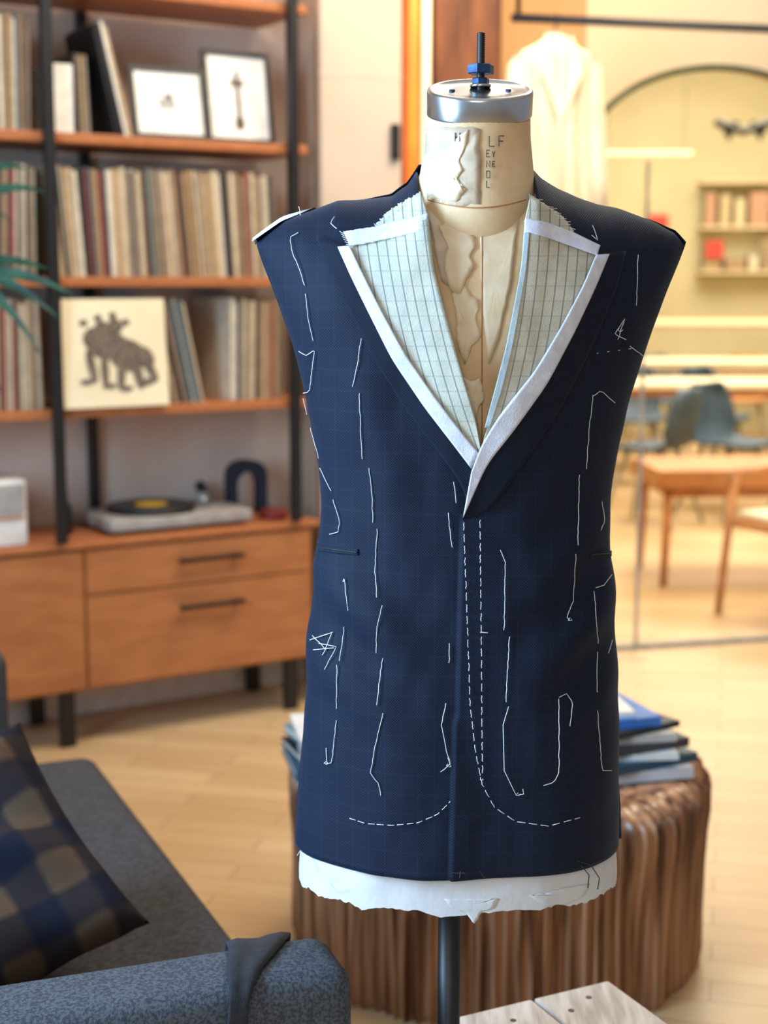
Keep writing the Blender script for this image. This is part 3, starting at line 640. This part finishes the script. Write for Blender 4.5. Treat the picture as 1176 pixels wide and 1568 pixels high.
for z in (1.475,1.875):
    x=2.9
    while x<4.4:
        w=random.uniform(.05,.18); h=random.uniform(.10,.32); b=len(cv)
        cv.extend([W0.P(a,n_,zz_) for zz_ in (z,z+h) for a,n_ in ((x,13.78),(x+w,13.78),(x+w,13.95),(x,13.95))])
        for f in BF: cf.append(tuple(b+k for k in f)); ci.append(random.randrange(8))
        x+=w+.05
mesh('clutter',cv,cf,None,fs_,False,CM,ci)
fbox('red_poster',W0,2.42,2.60,13.975,13.995,1.80,1.98,M['red'],None,0)
fbox('red_poster',W0,2.90,3.06,13.74,13.755,1.58,1.74,M['red'],None,0)
pl=empty('linear_pendant_lamp',(1.75,10,2.2)); fbox('diffuser',W0,1.40,2.0,9.98,10.02,2.19,2.21,M['lamp'],pl,.004)
for x in (1.45,1.95): tube('cable_%d'%int(x*100),[(x,10,2.21),(x,10,3.8)],.004,M['grey'],pl,6)
bd=empty('string_pennants',(2.7,11,2.5)); 
tube('cord',[(2.36+.10*i,11,2.50-.07*math.sin(i/12*math.pi*3)**2) for i in range(13)],.03,M['black'],bd,8)
for i in range(5): 
    x=2.38+i*.22; mesh('flag_%d'%i,[(x,11,2.5),(x+.16,11,2.5),(x+.08,11,2.36)],[(0,1,2)],M['black'],bd,False)
# ------------------------------------------------------------------ drum table
dt=empty('fluted_drum_table',(.235,3.0,0))
vs=[];fs=[];K=1600;R=.422
prof=[(0,.95),(.02,.965),(.1,.965),(.2,.97),(.27,.985),(.32,1.0),(.355,1.0),(.378,.985),(.392,.955),(.400,.91),(.402,.86),(.402,.6),(.402,.02)]
for i,(z,q) in enumerate(prof):
    for k in range(K):
        t=2*math.pi*k/K; amp=.016 if i<8 else (.010 if i<10 else (.004 if i==10 else 0))
        w=1.2*noise.noise(Vector((math.cos(t)*7,math.sin(t)*7,z*1.5)))
        fl=amp*(1-abs(math.sin(t*55+w)))+.020*noise.noise(Vector((math.cos(t)*6,math.sin(t)*6,z*2)))*(1 if i<11 else .3)
        vs.append((.235+(R*q+fl)*math.cos(t),3.0+(R*q+fl)*math.sin(t),min(.4045,z+(.010*noise.noise(Vector((math.cos(t)*9,math.sin(t)*9,3))) if 5<i<10 else 0))))
for i in range(len(prof)-1):
    for k in range(K): fs.append((i*K+k,i*K+(k+1)%K,(i+1)*K+(k+1)%K,(i+1)*K+k))
fs.append(tuple(range((len(prof)-1)*K,len(prof)*K)))
mesh('fluted_drum',vs,fs,M['drum'],dt)
BC=[mat('book_cover_%d'%i,lin(*c),None,20,.5) for i,c in enumerate([(60,120,200),(225,225,222),(60,64,72),(40,84,110),(190,186,178),(100,130,134),(205,206,210),(110,110,104),(30,40,60)])]
PG=mat('book_pages',lin(218,210,196),lin(195,186,168),60,.9,stretch=(1,1,30))
def stack(name,x,y,z,spec):
    e=empty(name,(x,y,z)); 
    for i,(w,d,t,rot,dx,ci_) in enumerate(spec):
        fr=Fr(x+dx,y,math.radians(rot)); 
        fbox('pages_%d'%i,fr,-w/2+.004,w/2-.004,-d/2+.004,d/2,z+.002,z+t-.002,PG,e,0)
        fbox('cover_bottom_%d'%i,fr,-w/2,w/2,-d/2,d/2,z,z+.0025,BC[ci_],e,0)
        fbox('cover_top_%d'%i,fr,-w/2,w/2,-d/2,d/2,z+t-.0025,z+t,BC[ci_],e,0)
        fbox('spine_%d'%i,fr,-w/2,w/2,-d/2-.002,-d/2+.003,z,z+t,BC[ci_],e,0)
        z+=t
stack('book_stack',.465,2.95,.405,[(.23,.27,.022,14,.0,6),(.21,.26,.018,28,.005,3),(.22,.25,.013,6,-.01,1),(.20,.24,.018,25,.0,2),(.21,.23,.015,12,-.015,4),(.18,.22,.012,34,-.01,8),(.17,.21,.018,18,-.03,0),(.14,.18,.010,8,-.05,1)])
stack('book_stack',-.085,2.94,.405,[(.22,.2,.020,12,.0,3),(.21,.2,.016,20,.005,8),(.20,.2,.013,6,.01,4),(.18,.19,.018,25,.0,5),(.19,.19,.012,10,0,1)])
# ------------------------------------------------------------------ sofa
so=empty('sofa',(-.4,2.3,0)); A2=Fr(-.045,1.62,math.radians(20)); A3=Fr(-.045,1.62,math.radians(23.5))
fbox('arm_near',A2,-1.0,.015,0,.12,.10,.59,M['sofaarm'],so,.028,4)
fbox('base',A3,-1.0,.0,.125,1.33,.10,.27,M['sofaseat'],so,.01)
fbox('seat_cushion',A3,-.82,.035,.125,1.45,.27,.42,M['sofaseat'],so,.035,4)
fbox('arm_far',A3,-1.0,-.13,1.46,1.58,.10,.64,M['sofaseat'],so,.028,4)
fbox('backrest',A3,-1.05,-.83,.0,1.58,.10,.80,M['sofaseat'],so,.04,4)
for i,(s,n) in enumerate(((-.9,.08),(-.06,.08),(-.9,1.4),(-.06,1.25))):
    p=A3.P(s,n,0); tube('foot_%d'%i,[(p.x,p.y,.11),(p.x,p.y,0)],[.02,.014],M['black'],so,12)
def pillow(name,loc,yaw,tl,inp,sx,sy,t,m):
    n=48; vs=[];fs=[]
    for sgn in (1,-1):
        for i in range(n+1):
            for j in range(n+1):
                x=-1+2*i/n; y=-1+2*j/n
                h=t*((1-x**4)*(1-y**4))**.5*(1+.5*noise.noise(Vector((x*2,y*2,sgn)))+.22*math.sin(6*x+4*y+2*math.sin(3*y)))
                vs.append((x*sx*(1-.09*(1-y*y)*abs(x)**3),y*sy*(1-.09*(1-x*x)*abs(y)**3),sgn*h))
    m1=(n+1)**2
    for i in range(n):
        for j in range(n):
            a=i*(n+1)+j; fs.append((a,a+n+1,a+n+2,a+1)); fs.append((m1+a,m1+a+1,m1+a+n+2,m1+a+n+1))
    o=mesh(name,vs,fs,m)
    o.matrix_world=Matrix.Translation(loc)@Matrix.Rotation(math.radians(yaw),4,'Z')@Matrix.Rotation(math.radians(tl),4,'X')@Matrix.Rotation(math.radians(inp),4,'Z')
    bm=bmesh.new(); bm.from_mesh(o.data); bmesh.ops.remove_doubles(bm,verts=bm.verts[:],dist=.0005); bm.to_mesh(o.data); bm.free(); return o
pillow('plaid_cushion',(-.585,1.965,.548),8,42,30,.19,.19,.065,M['plaid'])
vs=[];fs=[];path=[(.128,.50),(.128,.57),(.118,.592),(.09,.596),(.03,.596),(.004,.592),(-.008,.57),(-.009,.50),(-.010,.42),(-.012,.34)]
ws=[(-.11,-.03),(-.11,-.03),(-.11,-.028),(-.115,-.045),(-.13,-.09),(-.135,-.105),(-.14,-.114),(-.145,-.12),(-.15,-.126),(-.155,-.132)]
for (n_,z),(a,b) in zip(path,ws):
    for k in range(7): t=k/6; vs.append(A2.P(a+(b-a)*t+random.uniform(-.003,.003)*(k in (0,6)),n_,z+.001+.002*math.sin(k*1.7)*(1 if .58<z else 0)))
for i in range(len(path)-1):
    for k in range(6): a=i*7+k; fs.append((a,a+1,a+8,a+7))
o=mesh('dark_cloth_scrap',vs,fs,M['scrap']); md=o.modifiers.new('t','SOLIDIFY'); md.thickness=.003; md.offset=1
# ------------------------------------------------------------------ white bench
B=Fr(.298,1.885,math.radians(26)); be=empty('whitewashed_bench',(.3,1.75,0))
for i in range(2): fbox('plank_%d'%i,B,-.235+i*.12,-.119+i*.12,-.55,0,.425,.45,M['whitewood'],be,.003)
for i,n_ in enumerate((-.08,-.47)): 
    fbox('cross_rail_%d'%i,B,-.21,-.02,n_-.02,n_+.02,.385,.425,M['whitewood'],be,.002)
    fbox('leg_a_%d'%i,B,-.10,-.06,n_-.018,n_+.018,0,.386,M['whitewood'],be,.002)
    fbox('foot_%d'%i,B,-.135,-.01,n_-.02,n_+.02,0,.03,M['whitewood'],be,.002)
for k,(s,n_) in enumerate(((-.05,-.03),(-.17,-.04),(-.09,-.05))):
    p=B.P(s,n_,0); tube('nail_%d'%k,[(p.x,p.y,.4495),(p.x,p.y,.4508)],.004,M['black'],be,10)
# ------------------------------------------------------------------ palm
pp=empty('potted_palm',(-1.12,3.62,0))
tube('pot',[(-1.12,3.62,0),(-1.12,3.62,.28),(-1.12,3.62,.30)],[.10,.14,.145],M['pot'],pp,32)
def blade(nm,p0,p1,p2,w):
    vs=[];fs=[];n=14; p0,p1,p2=map(Vector,(p0,p1,p2))
    for i in range(n+1):
        t=i/n; p=p0*(1-t)**2+p1*2*t*(1-t)+p2*t*t; d=((p1-p0)*(1-t)+(p2-p1)*t).normalized()
        s=d.cross(Vector((.25,-1,.1))).normalized(); ww=w*math.sin(math.pi*(.08+.92*t)**.7)+.001
        vs+=[p-s*ww,p+Vector((0,.004,0)),p+s*ww]
    for i in range(n): a=i*3; fs+=[(a,a+1,a+4,a+3),(a+1,a+2,a+5,a+4)]
    mesh(nm,vs,fs,M['leaf'],pp)
tips=[(-.80,1.62),(-.86,1.66),(-.76,1.57),(-.70,1.34),(-.74,1.29),(-.78,1.20),(-.88,1.12),(-.93,1.06),(-.76,1.40),(-.88,1.50)]
tube('stem_a',[(-1.12,3.62,.28),(-1.13,3.60,.9),(-1.10,3.55,1.46)],[.012,.009,.005],M['leaf'],pp,8)
tube('stem_b',[(-1.12,3.62,.28),(-1.16,3.60,.8),(-1.14,3.55,1.34)],[.012,.009,.005],M['leaf'],pp,8)
for i,(x,z) in enumerate(tips):
    b=(-1.10,3.55,1.46) if z>1.45 else (-1.06,3.55,1.38)
    blade('leaf_%d'%i,b,((x-1.06)/2,3.5,max(z,b[2])+.05),(x,3.45-.03*i%3*.05,z),.015)
for i in range(8):
    a=2+i*.5; blade('leaf_back_%d'%i,(-1.12,3.57,1.42),(-1.12+.2*math.cos(a),3.57+.1*math.sin(a),1.65),(-1.12+.4*math.cos(a),3.57+.2*math.sin(a),1.5),.012)
# ------------------------------------------------------------------ lights
def area(name,loc,tgt,size,power,col,sy=None):
    l=bpy.data.lights.new(name,'AREA'); l.energy=power; l.color=col; l.shape='RECTANGLE'; l.size=size; l.size_y=sy or size
    o=bpy.data.objects.new(name,l); o.location=loc; o.rotation_euler=(Vector(tgt)-Vector(loc)).to_track_quat('-Z','Y').to_euler(); S.collection.objects.link(o)
area('window_daylight',(-1.9,1.0,1.65),(.05,1.7,1.05),1.0,140,(.44,.70,1),1.7)  # bare area light for an assumed window out of view; none is built
area('front_soft_light',(-.5,-1.7,2.5),(.1,1.7,1.25),1.2,22,(1,.96,.92))  # added soft fill behind the camera, no fixture there
area('shelf_ceiling_light',(-.2,3.1,3.2),(-.5,4.6,1.3),.7,29,(1,.88,.74))  # warm overhead light assumed above the shelves, no lamp modelled
area('floor_ceiling_light',(1.0,3.9,3.3),(.9,3.9,0),1.4,52,(1,.90,.74))  # added overhead area light to brighten the floor
area('rail_spotlight',(.55,4.4,3.0),(.5,5.1,1.9),.3,18,(1,.78,.48))  # warm light assumed over the coat, no spotlight modelled
area('far_ceiling_light_a',(1.8,7.6,3.7),(1.8,7.6,0),2.0,195,(1,.92,.74))  # unseen overhead light added for the far room
area('far_ceiling_light_b',(2.8,11.2,3.7),(2.8,11.2,0),2.4,270,(1,.92,.72))  # second light added out of view, deeper in the far room
w=bpy.data.worlds.new('world'); S.world=w; w.use_nodes=True
w.node_tree.nodes['Background'].inputs[0].default_value=(.88,.91,1,1); w.node_tree.nodes['Background'].inputs[1].default_value=.30
# ------------------------------------------------------------------ camera
cam=bpy.data.cameras.new('camera'); co=bpy.data.objects.new('camera',cam); S.collection.objects.link(co)
co.location=(0,0,H); co.rotation_euler=(math.pi/2-TH,0,0); cam.sensor_fit='HORIZONTAL'; cam.sensor_width=36; cam.lens=36*FP/1176
cam.dof.use_dof=True; cam.dof.focus_distance=1.62; cam.dof.aperture_fstop=5.2; cam.clip_start=.05
S.camera=co
